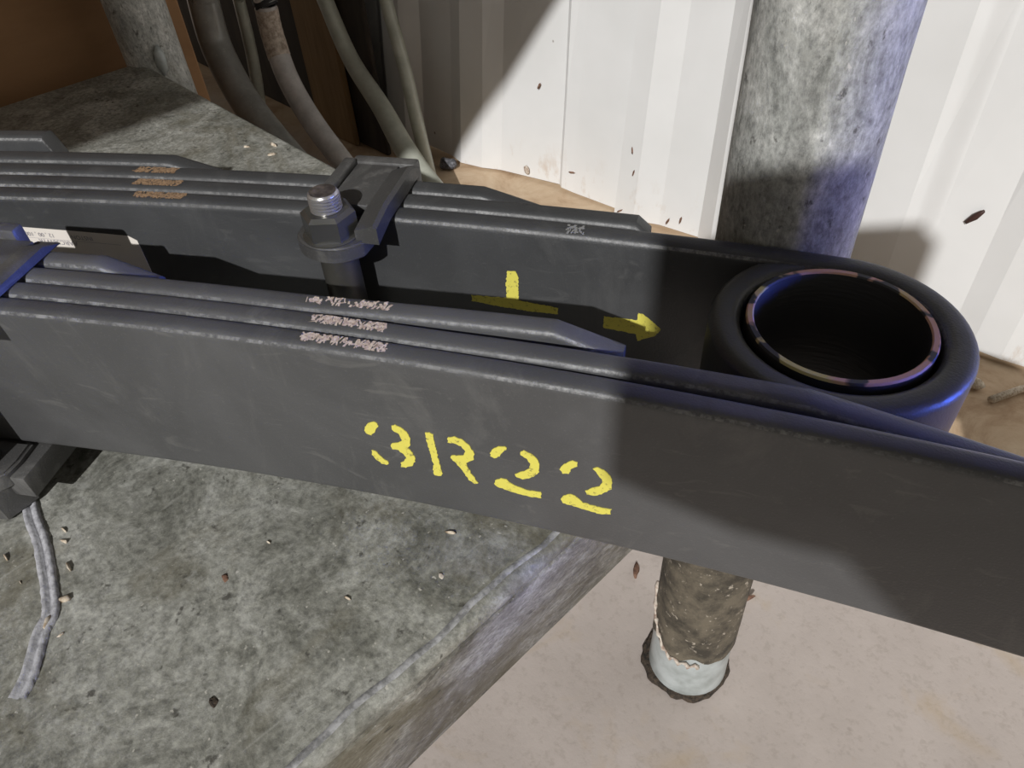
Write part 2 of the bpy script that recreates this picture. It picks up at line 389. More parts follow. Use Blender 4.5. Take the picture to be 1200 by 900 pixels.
# sealant bead with a groove, and chips of old paint
bead = spline([(-.240, -.370), (-.2256, -.3726), (-.2051, -.3752), (-.1747, -.3825), (-.1588, -.3878), (-.1515, -.3950), (-.1338, -.4066), (-.1252, -.4154)], 10)
v = []; f = []
for i, p in enumerate(bead):
    a = bead[max(i - 1, 0)]; b = bead[min(i + 1, len(bead) - 1)]
    t = Vector((b[0] - a[0], b[1] - a[1], 0)).normalized(); s = Vector((-t.y, t.x, 0)); j = random.uniform(-.0004, .0004)
    for o_, h in ((-.0052 + j, 0), (-.0042, .0016), (-.0018, .0015), (-.0004, .0002), (.0012, .0004), (.0024, .0018), (.0044 + j, .0014), (.0052 - j, 0)):
        v.append((p[0] + s.x * o_ * .85, p[1] + s.y * o_ * .85, h + .0002))
for i in range(len(bead) - 1):
    for j in range(7): f.append((8 * i + j, 8 * i + j + 1, 8 * i + 9 + j, 8 * i + 8 + j))
g = G(); g.add(v, f); g.obj('sealant_bead', 'bead', bench, True)
for (x, y, r, ax) in ((-.1990, -.3655, .0032, (1, .4, .1)), (-.2065, -.3625, .003, (1, .2, 0)), (-.1805, -.3700, .0055, (1, -.1, .1)), (-.1625, -.3800, .005, (.5, .8, .05)),
                      (-.1540, -.3905, .006, (.8, -.5, .05)), (-.1435, -.3880, .002, (0, 1, 0)), (-.2120, -.3920, .0032, (1, 0, .05)), (-.1900, -.392, .0015, (1, 0, 0)),
                      (-.1150, -.287, .0018, (1, .3, 0)), (-.0560, -.2770, .002, (1, .3, 0)), (-.048, -.215, .003, (1, .6, 0)),
                      (-.530, -.030, .006, (1, .2, 0)), (-.515, -.042, .005, (.4, 1, 0)), (-.55, -.05, .004, (1, 1, 0))):
    blob('paint_chip', (x, y, .0004), ax, r, 'flake', bench, (.45, .16, 1), 1, .35)

for (x, y, r, m_) in ((-.1120, -.3144, .0021, 'leaf'), (-.0564, -.3507, .0022, 'dirt'), (-.0314, -.2356, .0017, 'torn')):
    blob('rust_stain', (x, y, .0002), (.2, .1, 1), r, m_, bench, (1.3, .8, .06), 2, .3)

# ------------------------------------------------------------------ leaf springs
def yn(x): return -.323 * x * x + .5387 * x - .1970          # near spring, face turned to the camera
def yf(x): return -.3386 * x * x + .5186 * x - .0546          # far spring, face turned to the camera
def n2b(x): return -.4168 * x * x + .556 * x - .1678
def n3b(x): return -.3087 * x * x + .6053 * x - .1464
def normal(fn, x):
    s = (fn(x + 1e-4) - fn(x - 1e-4)) / 2e-4; k = 1 / math.hypot(1, s); return (-s * k, k)
def curve(fn, x0, x1, off=0., k=60):
    P = []
    for i in range(k + 1):
        x = x0 + (x1 - x0) * i / k; nx_, ny_ = normal(fn, x); P.append((x + nx_ * off, fn(x) + ny_ * off))
    return P
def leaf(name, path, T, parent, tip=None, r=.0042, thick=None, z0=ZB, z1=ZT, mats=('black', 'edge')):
    """sweep a round-edged flat bar along a plan path (its near face); tip = (length of cut, drop) cuts both corners of the right end"""
    acc = [0.]
    for a, b in zip(path, path[1:]): acc.append(acc[-1] + math.hypot(b[0] - a[0], b[1] - a[1]))
    L = acc[-1]
    if tip:                                                   # make sure a station sits on the bend
        bend = L - tip[0]
        for i in range(len(acc) - 1):
            if acc[i] < bend - 1e-5 and acc[i + 1] > bend + 1e-5:
                t = (bend - acc[i]) / (acc[i + 1] - acc[i])
                path = path[:i + 1] + [(path[i][0] + (path[i + 1][0] - path[i][0]) * t, path[i][1] + (path[i + 1][1] - path[i][1]) * t)] + path[i + 1:]
                acc = acc[:i + 1] + [bend] + acc[i + 1:]; break
    v = []; f = []; s = []; K = None
    for i, p in enumerate(path):
        a = path[max(i - 1, 0)]; b = path[min(i + 1, len(path) - 1)]
        tx, ty = b[0] - a[0], b[1] - a[1]; k = math.hypot(tx, ty); nx_, ny_ = -ty / k, tx / k
        TT = thick[i] if thick else T; rr = min(r, TT * .45)
        d = tip[1] * max(0, (acc[i] - (L - tip[0])) / tip[0]) if tip else 0
        za, zb = z0 + d, z1 - d
        pr = []
        for cx, cz, a0 in ((rr, zb - rr, 180), (TT - rr, zb - rr, 90), (TT - rr, za + rr, 0), (rr, za + rr, -90)):
            for q in range(5):
                an = math.radians(a0 - 22.5 * q); pr.append((cx + rr * math.cos(an), cz + rr * math.sin(an)))
        K = len(pr)
        v += [(p[0] + nx_ * o_, p[1] + ny_ * o_, z) for o_, z in pr]
    for i in range(len(path) - 1):
        for j in range(K):
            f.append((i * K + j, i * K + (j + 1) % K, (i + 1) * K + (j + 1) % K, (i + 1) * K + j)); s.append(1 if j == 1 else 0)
    f.append(tuple(range(K))); s.append(0); f.append(tuple(range((len(path) - 1) * K, len(path) * K))); s.append(0)
    return obj(name, v, f, mats, parent, 'auto', s)
def shifted_end(fn, off, bx, by):
    """x parameter of fn whose offset point lies nearest to (bx, by)"""
    return min((i * .0005 - .8 for i in range(2600)), key=lambda x: math.hypot(x + normal(fn, x)[0] * off - bx, fn(x) + normal(fn, x)[1] * off - by))

def eye_path(fn, xe, E, Ri, T, k=44):
    """near face path that runs along fn to xe and curls clockwise about E; returns path and thickness list"""
    nx_, ny_ = (normal(fn, xe)); a0 = math.atan2(ny_, nx_)
    P = []; TH = []
    for i in range(k + 1):
        x = -.78 + (xe + .78) * i / k; P.append((x, fn(x))); TH.append(T)
    # blend the last stretch on to the tangent point
    tx, ty = E[0] + Ri * nx_, E[1] + Ri * ny_; dx, dy = tx - P[-1][0], ty - P[-1][1]
    for i in range(k + 1):
        q = max(0, (i - k * .75) / (k * .25)) ** 2; P[i] = (P[i][0] + dx * q, P[i][1] + dy * q)
    m = 64; sw = math.radians(336)
    for i in range(1, m + 1):
        a = a0 - sw * i / m; P.append((E[0] + Ri * math.cos(a), E[1] + Ri * math.sin(a)))
        g_ = (a0 - 2 * math.pi) - a                                # angle left before the start
        lim = T
        if i > m * .75 and math.cos(g_) > .3: lim = Ri / math.cos(g_) - Ri - .0006
        TH.append(max(.0012, min(T, lim)))
    return P, TH

far = thing('leaf_spring', (-.30, -.25, 0), 'black leaf spring nearest the post, with a rolled eye and a yellow arrow', 'leaf spring', 'black leaf springs on the bench')
near = thing('leaf_spring', (-.15, -.28, 0), 'black leaf spring in front with 3R22 stencilled in yellow on its face', 'leaf spring', 'black leaf springs on the bench')
TF, TN = .0140, .0120
EYE = (.0660, -.0697)
P, TH = eye_path(yf, .0469, EYE, .0422, TF)
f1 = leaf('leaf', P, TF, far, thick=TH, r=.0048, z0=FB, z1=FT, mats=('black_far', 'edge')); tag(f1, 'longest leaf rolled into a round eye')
def far_leaf(off, bend, ln, drop, T=TF, r=.0042):
    xe = shifted_end(yf, off + T, *bend); s = normal(yf, xe); xe2 = xe + ln * s[1]
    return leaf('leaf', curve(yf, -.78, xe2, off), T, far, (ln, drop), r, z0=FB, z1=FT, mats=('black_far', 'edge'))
f2 = far_leaf(TF + .0007, (-.0521, -.0645), .007, .006)
f3 = far_leaf(2 * TF + .0016, (-.1418, -.0921), .0350, .0095)
f4 = far_leaf(3 * TF + .0042, (-.3262, -.1945), .0290, .0085)
f5 = far_leaf(4 * TF + .0210, (-.4315, -.2375), .0045, .012)
g = G()                                                        # packing block between the pack and the rear helper leaf
xb = -.52; nx_, ny_ = normal(yf, xb); bx0 = (xb + nx_ * (4 * TF + .0044), yf(xb) + ny_ * (4 * TF + .0044))
fr = lambda p, o=bx0, nn=(nx_, ny_): Vector((o[0] + p.x * nn[1] + p.y * nn[0], o[1] - p.x * nn[0] + p.y * nn[1], p.z))
g.box((-.05, 0, .04), (.05, .0164, .108), .002, 1, fr); g.obj('packing_block', 'black', far, 'auto')

NE = (.440, .000); xe = .43
EN = (xe + normal(yn, xe)[0] * -.040, yn(xe) + normal(yn, xe)[1] * -.040)
Pn, THn = eye_path(yn, xe, EN, .0400, TN, 60)
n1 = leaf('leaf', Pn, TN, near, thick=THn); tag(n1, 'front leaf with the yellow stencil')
def path_back(fb, x0, x1, T, k=60):
    return [(x + normal(fb, x)[0] * -T, fb(x) + normal(fb, x)[1] * -T) for x in (x0 + (x1 - x0) * i / k for i in range(k + 1))]
def n2c(x): return max(n2b(x), yn(x) + (2 * TN + .0004) / normal(yn, x)[1]) if x < .0 else n2b(x)
def n3c(x): return max(n3b(x), n2c(x) + (TN + .0004) / normal(yn, x)[1])
def n4c(x): return n3c(x) + (TN + .0022) / normal(yn, x)[1]
def cutleaf(fb, bx, ln, drop):
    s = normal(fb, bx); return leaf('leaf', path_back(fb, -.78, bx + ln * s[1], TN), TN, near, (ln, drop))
n2 = cutleaf(n2c, .0829, .105, .0165)
n3 = cutleaf(n3c, -.0199, .0300, .0100)
n4 = cutleaf(n4c, -.2251, .0272, .0100)

# stencilled paint: thin irregular films lying on the leaf faces
STENCIL = [
 [(-0.0698,0.0843),(-0.0681,0.0873),(-0.0657,0.0888),(-0.0638,0.0882),(-0.0638,0.0862),(-0.0651,0.0848),(-0.0663,0.0817),(-0.0680,0.0795),(-0.0700,0.0798),(-0.0703,0.0820)],
 [(-0.0579,0.0883),(-0.0563,0.0892),(-0.0538,0.0882),(-0.0513,0.0850),(-0.0508,0.0808),(-0.0515,0.0775),(-0.0528,0.0746),(-0.0516,0.0726),(-0.0506,0.0693),(-0.0510,0.0655),(-0.0524,0.0622),(-0.0556,0.0597),(-0.0579,0.0598),(-0.0576,0.0625),(-0.0557,0.0646),(-0.0545,0.0668),(-0.0553,0.0697),(-0.0573,0.0718),(-0.0597,0.0720),(-0.0606,0.0736),(-0.0597,0.0756),(-0.0565,0.0774),(-0.0548,0.0788),(-0.0548,0.0814),(-0.0560,0.0842),(-0.0580,0.0857)],
 [(-0.0697,0.0682),(-0.0681,0.0678),(-0.0658,0.0642),(-0.0632,0.0612),(-0.0643,0.0590),(-0.0666,0.0594),(-0.0687,0.0620),(-0.0701,0.0648)],
 [(-0.0436,0.0877),(-0.0419,0.0885),(-0.0405,0.0872),(-0.0404,0.0804),(-0.0402,0.0706),(-0.0396,0.0597),(-0.0411,0.0579),(-0.0433,0.0581),(-0.0434,0.0623),(-0.0427,0.0662),(-0.0432,0.0733),(-0.0437,0.0829)],
 [(-0.0346,0.0872),(-0.0318,0.0885),(-0.0283,0.0874),(-0.0254,0.0840),(-0.0242,0.0792),(-0.0248,0.0755),(-0.0269,0.0727),(-0.0283,0.0717),(-0.0269,0.0657),(-0.0240,0.0587),(-0.0254,0.0575),(-0.0280,0.0598),(-0.0302,0.0656),(-0.0325,0.0703),(-0.0347,0.0733),(-0.0340,0.0753),(-0.0304,0.0760),(-0.0284,0.0773),(-0.0279,0.0798),(-0.0292,0.0829),(-0.0323,0.0840),(-0.0347,0.0838)],
 [(-0.0174,0.0822),(-0.0164,0.0851),(-0.0136,0.0877),(-0.0107,0.0886),(-0.0104,0.0865),(-0.0123,0.0844),(-0.0137,0.0813),(-0.0157,0.0793),(-0.0172,0.0799)],
 [(-0.0049,0.0870),(-0.0033,0.0881),(-0.0003,0.0869),(0.0021,0.0834),(0.0027,0.0788),(0.0019,0.0750),(-0.0008,0.0710),(-0.0046,0.0682),(-0.0068,0.0686),(-0.0077,0.0704),(-0.0066,0.0721),(-0.0039,0.0741),(-0.0017,0.0769),(-0.0011,0.0803),(-0.0025,0.0833),(-0.0047,0.0849)],
 [(-0.0172,0.0611),(-0.0161,0.0638),(-0.0139,0.0656),(-0.0117,0.0654),(-0.0092,0.0626),(-0.0039,0.0607),(0.0028,0.0613),(0.0025,0.0574),(-0.0018,0.0564),(-0.0073,0.0570),(-0.0127,0.0581),(-0.0159,0.0589)],
 [(0.0104,0.0802),(0.0115,0.0835),(0.0138,0.0860),(0.0158,0.0877),(0.0178,0.0874),(0.0175,0.0849),(0.0153,0.0825),(0.0141,0.0789),(0.0120,0.0782)],
 [(0.0237,0.0855),(0.0250,0.0869),(0.0277,0.0858),(0.0302,0.0830),(0.0315,0.0787),(0.0310,0.0747),(0.0281,0.0703),(0.0241,0.0670),(0.0215,0.0671),(0.0208,0.0693),(0.0230,0.0716),(0.0260,0.0742),(0.0274,0.0772),(0.0271,0.0802),(0.0253,0.0826)],
 [(0.0108,0.0596),(0.0122,0.0624),(0.0148,0.0645),(0.0174,0.0637),(0.0200,0.0604),(0.0258,0.0595),(0.0315,0.0603),(0.0313,0.0564),(0.0269,0.0550),(0.0206,0.0559),(0.0153,0.0566),(0.0116,0.0571)]]
ARROW = [
 [(-0.1033,0.0898),(-0.0987,0.0902),(-0.0978,0.0856),(-0.0983,0.0701),(-0.1043,0.0707),(-0.1042,0.0807)],
 [(-0.1227,0.0696),(-0.1045,0.0708),(-0.0983,0.0701),(-0.0780,0.0681),(-0.0783,0.0638),(-0.0903,0.0632),(-0.1095,0.0642),(-0.1230,0.0658)],
 [(-0.0550,0.0666),(-0.0385,0.0673),(-0.0382,0.0726),(-0.0361,0.0721),(-0.0318,0.0687),(-0.0265,0.0632),(-0.0293,0.0579),(-0.0377,0.0522),(-0.0386,0.0572),(-0.0552,0.0584)]]
def film(name, poly, fn, parent, mat, lift=.0004, rough=.00028, step=.0009):
    Q = []
    for a, b in zip(poly, poly[1:] + poly[:1]):
        k = max(1, int(math.hypot(b[0] - a[0], b[1] - a[1]) / step))
        for i in range(k):
            t = i / k; Q.append((a[0] + (b[0] - a[0]) * t + random.uniform(-rough, rough), a[1] + (b[1] - a[1]) * t + random.uniform(-rough, rough)))
    bm = bmesh.new(); vs = []
    for x, z in Q:
        nn = normal(fn, x); vs.append(bm.verts.new((x - nn[0] * lift, fn(x) - nn[1] * lift, z)))
    fc = bm.faces.new(vs); ex = bmesh.ops.extrude_face_region(bm, geom=[fc])
    for e in ex['geom']:
        if isinstance(e, bmesh.types.BMVert):
            nn = normal(fn, e.co.x); e.co.x += nn[0] * lift * 1.4; e.co.y += nn[1] * lift * 1.4
    bmesh.ops.triangulate(bm, faces=[q for q in bm.faces if len(q.verts) > 4])
    g = G(); g.bm(bm); return g.obj(name, mat, parent)
for p in STENCIL: film('stencil_mark', p, yn, n1, 'yellow')
for p in ARROW: film('arrow_mark', p, yf, f1, 'yellow', .0005)

# scraped patches on the upper edges
def scrape(x0, x1, fn, off0, off1, parent, mat, dens, zz=ZT):
    g = G()
    for i in range(dens):
        x = random.uniform(x0, x1); o_ = off0 + (off1 - off0) * random.random()
        nn = normal(fn, x); tx, ty = nn[1], -nn[0]
        a = random.uniform(.9, 2.2) if random.random() < .8 else random.uniform(0, 3)
        l = random.uniform(.0008, .0024); wd = random.uniform(.0003, .0008)
        c = (x + nn[0] * o_, fn(x) + nn[1] * o_)
        q = []
        for u, w_ in ((-l, -wd), (l, -wd * random.uniform(.3, 1)), (l * .9, wd), (-l * .8, wd * random.uniform(.3, 1.2))):
            s_ = u * math.cos(a) - w_ * math.sin(a); k_ = u * math.sin(a) + w_ * math.cos(a)
            k_ = max(off0 - .0006 - o_, min(off1 + .0006 - o_, k_)); q.append((c[0] + tx * s_ + nn[0] * k_, c[1] + ty * s_ + nn[1] * k_, zz + .00015 + random.uniform(0, .0001)))
        g.add(q, [(0, 1, 2, 3)])
    o = g.obj('scraped_patch', mat, parent); tag(o, kind='stuff')
for fn, off, x0, x1, p in ((yn, .0035, -.0894, -.056, n1), (n2c, -TN + .0035, -.104, -.072, n2), (n3c, -TN + .0035, -.117, -.083, n3)):
    scrape(x0, x1, fn, off, off + .0050, p, 'wear_pale', 110 if p is not n3 else 60)
for off, x0, x1, p in ((.0038, -.2945, -.268, f1), (TF + .0045, -.301, -.2765, f2), (2 * TF + .0054, -.307, -.285, f3)):
    scrape(x0, x1, yf, off, off + .0062, p, 'wear_rust', 170, FT)

scrape(-.0745, -.0655, yf, .0004, .0085, f1, 'wear_grey', 26, FT - .0001)
# steel sleeve pressed in the eye
g = G()
seg = 64; pr = [(.0402, .019), (.0402, .1180), (.0396, .1192), (.0374, .1192), (.0368, .1184), (.0368, .019)]
v = []; f = []; s = []
for r, z in pr: v += [(EYE[0] + r * math.cos(2 * math.pi * i / seg), EYE[1] + r * math.sin(2 * math.pi * i / seg), z) for i in range(seg)]
for j in range(len(pr)):
    for i in range(seg):
        f.append((j * seg + i, j * seg + (i + 1) % seg, ((j + 1) % len(pr)) * seg + (i + 1) % seg, ((j + 1) % len(pr)) * seg + i)); s.append(1 if j in (1, 2, 3) else 0)
tag(obj('bush_sleeve', v, f, ('sleeve', 'rim'), far, 'auto', s), 'black sleeve with chipped orange and yellow rim')

# rebound clip: strap over the leaf edges, bolt with spacer tube in front
def hexprism(g, c, R, z0, z1, rot, ch=.002, top=True):
    pr = [(R - (0 if top else ch), z0), (R, z0 + (0 if top else ch)), (R, z1 - (ch if top else 0)), (R - (ch * 1.3 if top else 0), z1)]
    v = []; f = []
    for k, (r, z) in enumerate(pr):
        v += [(c[0] + r * math.cos(rot + math.pi / 3 * i), c[1] + r * math.sin(rot + math.pi / 3 * i), z) for i in range(6)]
    for j in range(3):
        for i in range(6): f.append((j * 6 + i, j * 6 + (i + 1) % 6, (j + 1) * 6 + (i + 1) % 6, (j + 1) * 6 + i))
    f.append(tuple(range(6))[::-1]); f.append(tuple(range(18, 24))); g.add(v, f)
def clip(spring, fn, x0, depth, zt, zb, ut=0., hs=1.):
    nx_, ny_ = normal(fn, x0); tx, ty = ny_, -nx_; ox, oy = x0, fn(x0)
    fr = lambda p: Vector((ox + tx * p.x + nx_ * p.y, oy + ty * p.x + ny_ * p.y, p.z))
    fu = lambda p: fr(p + Vector((ut, 0, 0)))
    g = G()
    # upper arm: dusty plate between a left rim and a right rim that runs forward beside the nut
    g.box((-.0395, -.0015, zt + .0004), (-.0130, depth, zt + .0070 * hs), .0012, 2, fu)
    g.box((-.0475, .0040, zt + .0004), (-.0402, depth + .001, zt + .0100 * hs), .0014, 2, fu)
    bm = bmesh.new()
    pr = [(a_, z_ * hs) for a_, z_ in [(-.0150, .0004), (-.0150, .0074), (-.0120, .0084), (-.0042, .0110), (-.0020, .0094), (-.0020, .0004)]]
    va = [bm.verts.new((a, -.0225, zt + z - (.0035 if z > .002 else .004))) for a, z in pr]
    vd = [bm.verts.new((a, -.0030, zt + z - (.0005 if z > .002 else 0))) for a, z in pr]
    vb = [bm.verts.new((a, depth - .007, zt + z)) for a, z in pr]
    vc = [bm.verts.new((a, depth + .004, zt + z - (.005 if z > .002 else 0))) for a, z in pr]
    for r0, r1 in ((va, vd), (vd, vb), (vb, vc)):
        for i in range(6): bm.faces.new((r0[i], r0[(i + 1) % 6], r1[(i + 1) % 6], r1[i]))
    bm.faces.new(va[::-1]); bm.faces.new(vc)
    bmesh.ops.bevel(bm, geom=[e for e in bm.edges if len(e.link_faces) == 2 and e.calc_face_angle(0) > .5], offset=.0007, segments=2, affect='EDGES')
    g.bm(bm, fu)
    # back strap and lower arm
    za = max(.0025, zb - .0165)
    g.box((-.0440, depth + .0005, za), (-.0030, depth + .009, zt + .0080), .002, 2, fr)
    g.box((-.0440, -.0020, za), (-.0145, depth + .002, zb - .0004), .0015, 2, fr)
    g.box((-.0160, -.0235, za), (-.0020, depth + .002, zb - .0004), .0012, 2, fr)
    strap = g.obj('clip_strap', 'black2', spring, 'auto')
    # flanges with a rounded front, one under the nut and one above the bolt head
    fl = zt - .0015; lo = zb - .0075
    for z0, z1 in ((fl - .0100, fl), (lo, lo + .011)):
        bm = bmesh.new(); out = [(-.0105, -.0015), (-.0095, -.0150), (-.0105, -.0235)]
        for k in range(13):
            a = math.radians(-32 - 116 * k / 12); out.append((-.0300 + .0225 * math.cos(a), -.0135 + .0205 * math.sin(a)))
        out += [(-.0510, -.0200), (-.0520, -.0120), (-.0500, -.0015)]
        vs = [bm.verts.new((a, b, z0)) for a, b in out]; fc = bm.faces.new(vs)
        ex = bmesh.ops.extrude_face_region(bm, geom=[fc])
        for e in ex['geom']:
            if isinstance(e, bmesh.types.BMVert): e.co.z = z1
        bmesh.ops.bevel(bm, geom=[e for e in bm.edges if abs(e.verts[0].co.z - e.verts[1].co.z) < 1e-5], offset=.0015, segments=3, affect='EDGES')
        g = G(); g.bm(bm, fr); g.obj('clip_flange', 'black2', strap, 'auto')
    c = fr(Vector((-.0305, -.0180, 0)))
    g = G(); hexprism(g, c, .0150, fl + .0008, fl + .0150, math.atan2(ty, tx) + .22); g.lathe((c.x, c.y), [(.0158, fl), (.0160, fl + .0006), (.0145, fl + .0014)], 28)
    g.obj('nut', 'nut', strap, 'auto')
    zz = fl + .0148; g = G(); pr = [(.0074, lo + .0112), (.0074, zz)]
    for k in range(5): pr += [(.0086, zz + .0005), (.0086, zz + .0009), (.0074, zz + .0014), (.0074, zz + .0016)]; zz += .0018
    pr += [(.0082, zz + .0003), (.0080, zz + .0008), (.0072, zz + .0016)]; ze = zz + .0016
    g.lathe((c.x, c.y), pr, 28, caps=False)
    g.obj('bolt', 'bolt', strap, 'auto')
    g = G(); g.lathe((c.x, c.y), [(.0072, ze), (.0064, ze - .0008), (.003, ze - .0012), (.0005, ze - .0012)], 28); g.obj('bolt_end', 'boltend', strap, 'auto')
    g = G(); g.lathe((c.x, c.y), [(.0103, lo + .0111), (.0106, lo + .013), (.0106, fl - .012), (.0103, fl - .0101)], 30); g.obj('spacer_tube', 'tube', strap, 'auto')
    g = G(); hexprism(g, c, .0185, .0006, lo - .0001, math.atan2(ty, tx) + .1, .002, False); g.obj('bolt_head', 'black2', strap, 'auto')
    return strap
clip(far, yf, -.1560, 3 * TF + .0026, FT, FB)
clip(near, yn, -.2380, 4 * TN + .0040, ZT, ZB, .021, .5)

# paper label on the far leaf, printed upside down
lab = []
def lp(x, z, l): nn = normal(yf, x); return (x - nn[0] * l, yf(x) - nn[1] * l, z)
xs_ = [-.480 + (.480 - .2998) * i / 45 for i in range(46)]
def ztop(x): return .0926 - (x + .3000) * .0560 - max(0, (x + .3046) / .0048) ** 2 * .0030 * (1 if x > -.3046 else 0)
g = G(); v = []
for l in (.0003, .00005):
    for x in xs_: v += [lp(x, ztop(x), l), lp(x, .0480, l)]
k = 92; f = []
for i in range(45):
    f += [(2 * i, 2 * i + 1, 2 * i + 3, 2 * i + 2), (k + 2 * i, k + 2 * i + 2, k + 2 * i + 3, k + 2 * i + 1), (2 * i, 2 * i + 2, k + 2 * i + 2, k + 2 * i), (2 * i + 1, k + 2 * i + 1, k + 2 * i + 3, 2 * i + 3)]
f += [(0, k, k + 1, 1), (90, 91, k + 91, k + 90)]
g.add(v, f); sticker = g.obj('label_sticker', 'paper', far); tag(sticker, 'cream paper label with upside-down print')
def text_on(txt, xr, z, size, sx=1.0):
    """upside-down line of print that starts at x = xr and reads towards -x"""
    cu = bpy.data.curves.new('t', 'FONT'); cu.body = txt; cu.size = size
    o = bpy.data.objects.new('t', cu); COL.objects.link(o)
    bpy.context.view_layer.update()
    me = bpy.data.meshes.new_from_object(o.evaluated_get(bpy.context.evaluated_depsgraph_get()))
    v = []
    for q in me.vertices:
        s_ = q.co.x * sx; nn = normal(yf, xr); x = xr - s_ * nn[1]
        v.append(lp(x, ztop(x) - (.0926 - z) - q.co.y, .0005))
    f = [tuple(p.vertices) for p in me.polygons]
    bpy.data.objects.remove(o); bpy.data.curves.remove(cu); bpy.data.meshes.remove(me)
    obj('printed_text', v, f, 'ink', sticker)
text_on('AARC50W1R', -.3345, .0848, .0046)
text_on('INSTON', -.3245, .0895, .0042, .95)
text_on('12 , 00 , 100 , 0211200', -.3455, .0895, .0042, .95)
def rule(xa, za, xb, zb, wd=.00018):
    g = G(); q = []
    for x, z in ((xa, za + wd), (xb, zb + wd), (xb, zb - wd), (xa, za - wd)): q.append(lp(x, z + ztop(x) - .0926, .00045))
    g.add(q, [(0, 1, 2, 3)]); g.obj('printed_rule', 'ink', sticker)
for i in range(8): rule(-.310 - .015 * i, .0853, -.325 - .015 * i, .0853, .0001)
rule(-.3385, .0915, -.3388, .0853, .0001)

# ------------------------------------------------------------------ pipes behind the bench, boards and cartons
H1 = [(-1.131,0.200,0.006,0.0242),(-1.137,0.200,-0.027,0.0248),(-1.142,0.200,-0.094,0.0258),(-1.095,0.190,-0.140,0.0258),(-1.027,0.180,-0.178,0.0255),(-0.902,0.170,-0.225,0.0244),(-0.757,0.160,-0.262,0.0240),(-.60,.15,-.310,.024),(-.45,.14,-.365,.024),(-.30,.13,-.370,.024)]
H2 = [(-1.215,0.300,-0.031,0.0104),(-1.222,0.300,-0.066,0.0106),(-1.229,0.300,-0.141,0.0110),(-1.240,0.300,-0.198,0.0114),(-1.257,0.300,-0.257,0.0118),(-1.274,0.300,-0.319,0.0122),(-1.294,0.300,-0.385,0.0126)]
H3 = [(-1.089,0.280,-0.019,0.0180),(-1.087,0.280,-0.044,0.0182),(-1.090,0.280,-0.096,0.0188),(-1.055,0.270,-0.156,0.0190),(-0.988,0.260,-0.208,0.0190),(-0.889,0.250,-0.257,0.0185),(-0.776,0.240,-0.305,0.0180),(-.68,.22,-.350,.018),(-.58,.20,-.376,.018)]
H4 = [(-1.145,0.420,-0.054,0.0145),(-1.134,0.420,-0.080,0.0146),(-1.087,0.420,-0.174,0.0158),(-0.998,0.410,-0.238,0.0181),(-0.927,0.400,-0.298,0.0204),(-0.836,0.390,-0.345,0.0200),(-0.720,0.380,-0.374,0.0193)]
H5 = [(-1.008,0.460,-0.041,0.0116),(-1.003,0.460,-0.067,0.0117),(-0.979,0.460,-0.170,0.0123),(-0.963,0.460,-0.276,0.0128),(-0.947,0.460,-0.380,0.0133)]
def pipe(pts, mat, label, cap=None, side=-.02):
    a, b = Vector(pts[0][:3]), Vector(pts[1][:3]); d = (a - b).normalized()
    ext = [tuple(a + d * k * .25 + Vector((side * k, -.01 * k, 0))) + (pts[0][3],) for k in (3, 2, 1)] if cap is None else []
    Q = spline(ext + pts, 8)
    t = thing('steel_pipe', (Q[-1][0], Q[-1][1], ZF), label, 'pipe', 'bent pipes behind the bench')
    g = G(); g.tube([q[:3] for q in Q], [q[3] for q in Q], 20); g.obj('pipe_body', mat, t, 'auto'); return t, Q
pipe(H1, 'pipe_dark', 'thickest dark grey bent pipe, leftmost behind the bench corner')
pipe(H2, 'pipe_green', 'thin straight grey-green pipe between the two thickest bent pipes', side=-.08)
p3, Q3 = pipe(H3, 'pipe_pale', 'shiny scuffed bent pipe with a peeling beige sticker on it')
pipe(H4, 'pipe_green', 'bent grey-green pipe that crosses in front of a thinner upright pipe')
pipe(H5, 'pipe_green', 'thin upright pipe closest to the white sheet wall')
# sticker and black tape band on the pale pipe
def around(Q, i0, i1, a0, a1, lift, mat, name, jag=0):
    g = G(); v = []; f = []; k = 9
    P_ = [Vector(q[:3]) for q in Q]; up = Vector((.3, -.9, .2)).normalized()
    for i in range(i0, i1 + 1):
        t = (P_[i + 1] - P_[i - 1]).normalized(); a = t.cross(up).normalized(); b = a.cross(t).normalized()
        for j in range(k + 1):
            an = math.radians(a0 + (a1 - a0) * j / k + (random.uniform(-jag, jag) if j in (0, k) else 0)); r = Q[i][3] + lift
            v.append(P_[i] + a * r * math.cos(an) + b * r * math.sin(an))
    for i in range(i1 - i0):
        for j in range(k): f.append((i * (k + 1) + j, i * (k + 1) + j + 1, (i + 1) * (k + 1) + j + 1, (i + 1) * (k + 1) + j))
    g.add(v, f); return g.obj(name, mat, p3, True)
around(Q3, 33, 44, 20, 215, .0006, 'sticker', 'peeling_sticker', 8)
around(Q3, 26, 32, 0, 359, .0022, 'rubber', 'tape_band')

def board(name, a, b, mat, label, cat, lean=0):
    g = G(); g.box(a, b, .003, 1)
    if lean:
        for p in g.v: p.y += lean * (p.z - a[2])
    o = g.obj(name, mat, None, 'auto', ((a[0] + b[0]) / 2, a[1], a[2])); tag(o, label, cat); return o
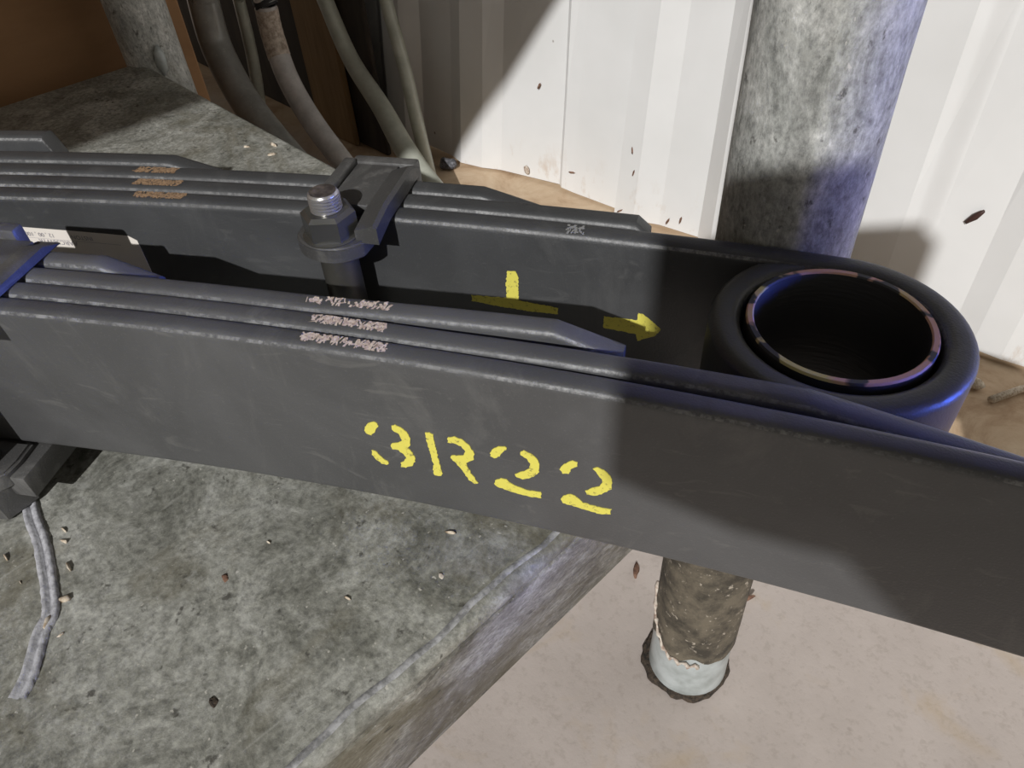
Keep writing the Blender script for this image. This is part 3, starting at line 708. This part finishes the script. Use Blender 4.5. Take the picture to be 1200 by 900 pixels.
# big carton against the left end of the bench
sheet = thing('carton', (-1.22, -.65, ZF), 'large brown carton standing against the left end of the bench', 'carton')
g = G(); g.box((-1.50, -1.40, ZF), (-.945, .085, .85), .003, 1); g.obj('carton_body', 'card', sheet, 'auto')
g = G(); g.box((-1.25, -1.4006, .74), (-1.20, .0856, .8506)); g.obj('packing_tape', 'timber', sheet)
board('dark_board', (-2.6, .474, ZF), (-1.105, .486, .80), 'darkboard', 'dark brown board standing behind the pipes', 'board')  # dark sheet placed to fill the dark area behind the pipes
board('timber_plank', (-1.335, .457, ZF), (-1.195, .471, .75), 'timber', 'light brown timber plank upright between the pipes', 'plank')

# crumbs on the floor by the wall
def top_blob(name, c, ax, r, mat, sq, label, cat, group=None, sub=2, jit=.2):
    bm = bmesh.new(); bmesh.ops.create_icosphere(bm, subdivisions=sub, radius=1)
    R = Vector((0, 0, 1)).rotation_difference(Vector(ax).normalized()).to_matrix(); g = G()
    for vv in bm.verts: vv.co = R @ (Vector(vv.co[i] * sq[i] * r for i in range(3)) * (1 + random.uniform(-jit, jit)))
    lo = min(vv.co.z for vv in bm.verts); g.bm(bm, lambda p: Vector((c[0], c[1], ZF - lo)) + p)
    return tag(g.obj(name, mat, None, True, (c[0], c[1], ZF)), label, cat, group)
top_blob('pebble', (-.965, .522), (1, .3, .1), .022, 'stone', (.55, .5, 1), 'dark grey stone on the sandy floor beside the pipe ends', 'stone')
top_blob('dead_leaf', (-.101, .046), (.6, -1, .2), .011, 'leaf', (.3, .2, 1), 'curled brown leaf scrap on the floor left of the post foot', 'leaf')
top_blob('dead_leaf', (.004, .097), (.7, .8, .4), .010, 'leaf', (.3, .2, 1), 'tiny brown leaf scrap on the floor right of the post foot', 'leaf')
top_blob('soil_crumb', (.042, .575), (1, .2, 0), .016, 'flake', (.5, .5, 1), 'pale crumb on the dirt below the white wall, right of the eye', 'debris')
top_blob('soil_crumb', (.020, .520), (1, .3, 0), .026, 'dirt', (.45, .5, 1), 'dark lump on the dirt just right of the spring eye', 'debris')
tw = G(); tw.tube([(.072, .560, ZF + .006), (.093, .606, ZF + .007), (.108, .625, ZF + .006)], .005, 8)
tag(tw.obj('stick', 'flake', None, True, (.09, .6, ZF)), 'short pale stick on the dirt at the right edge of the photo', 'stick')

# ------------------------------------------------------------------ things outside the frame that throw the shadows seen in it
# made-up pendant added to cast the shadow of a phone and hands
st = thing('shadow_blocker', (.555, -.75, .53), 'added grey sloping-topped shadow pendant hung on two wires, outside the frame', 'blocker')
out = [(.362, .535), (.362, .675), (.380, .692), (.675, .835), (.705, .818), (.705, .500), (.545, .500), (.510, .530), (.475, .552), (.425, .538)]
g = G(); k = len(out); v = [(x, y, z) for y in (-.765, -.735) for x, z in out]
f = [tuple(range(k)), tuple(range(k, 2 * k))[::-1]] + [(i, (i + 1) % k, k + (i + 1) % k, k + i) for i in range(k)]
g.add(v, f); g.obj('blocker_body', 'enamel', st)
for x, z in ((.42, .712), (.69, .836)):
    g = G(); g.tube([(x, -.75, z - .004), (x, -.75, 1.6), (x, -.75, 3.05)], .0015, 6); g.obj('hanging_wire', 'rubber', st)
# cartons added on the upper shelf to block light passing over it
def carton(a, b, label):
    t = thing('carton', ((a[0] + b[0]) / 2, (a[1] + b[1]) / 2, a[2]), label, 'carton', 'added cartons on the upper rack shelf')
    g = G(); g.box(a, b, .004, 1); g.obj('carton_body', 'card', t, 'auto')
    m_ = (a[0] + b[0]) / 2; g = G(); g.box((m_ - .025, a[1] - .0008, b[2] - .12), (m_ + .025, b[1] + .0008, b[2] + .0008)); g.obj('packing_tape', 'timber', t)
carton((-.43, -1.40, .986), (-.005, -.75, 1.55), 'front right brown carton on the upper rack shelf, unseen, added to block light')
carton((-.85, -1.40, .986), (-.44, -.75, 1.50), 'front left brown carton on the upper rack shelf, unseen, added to block light')
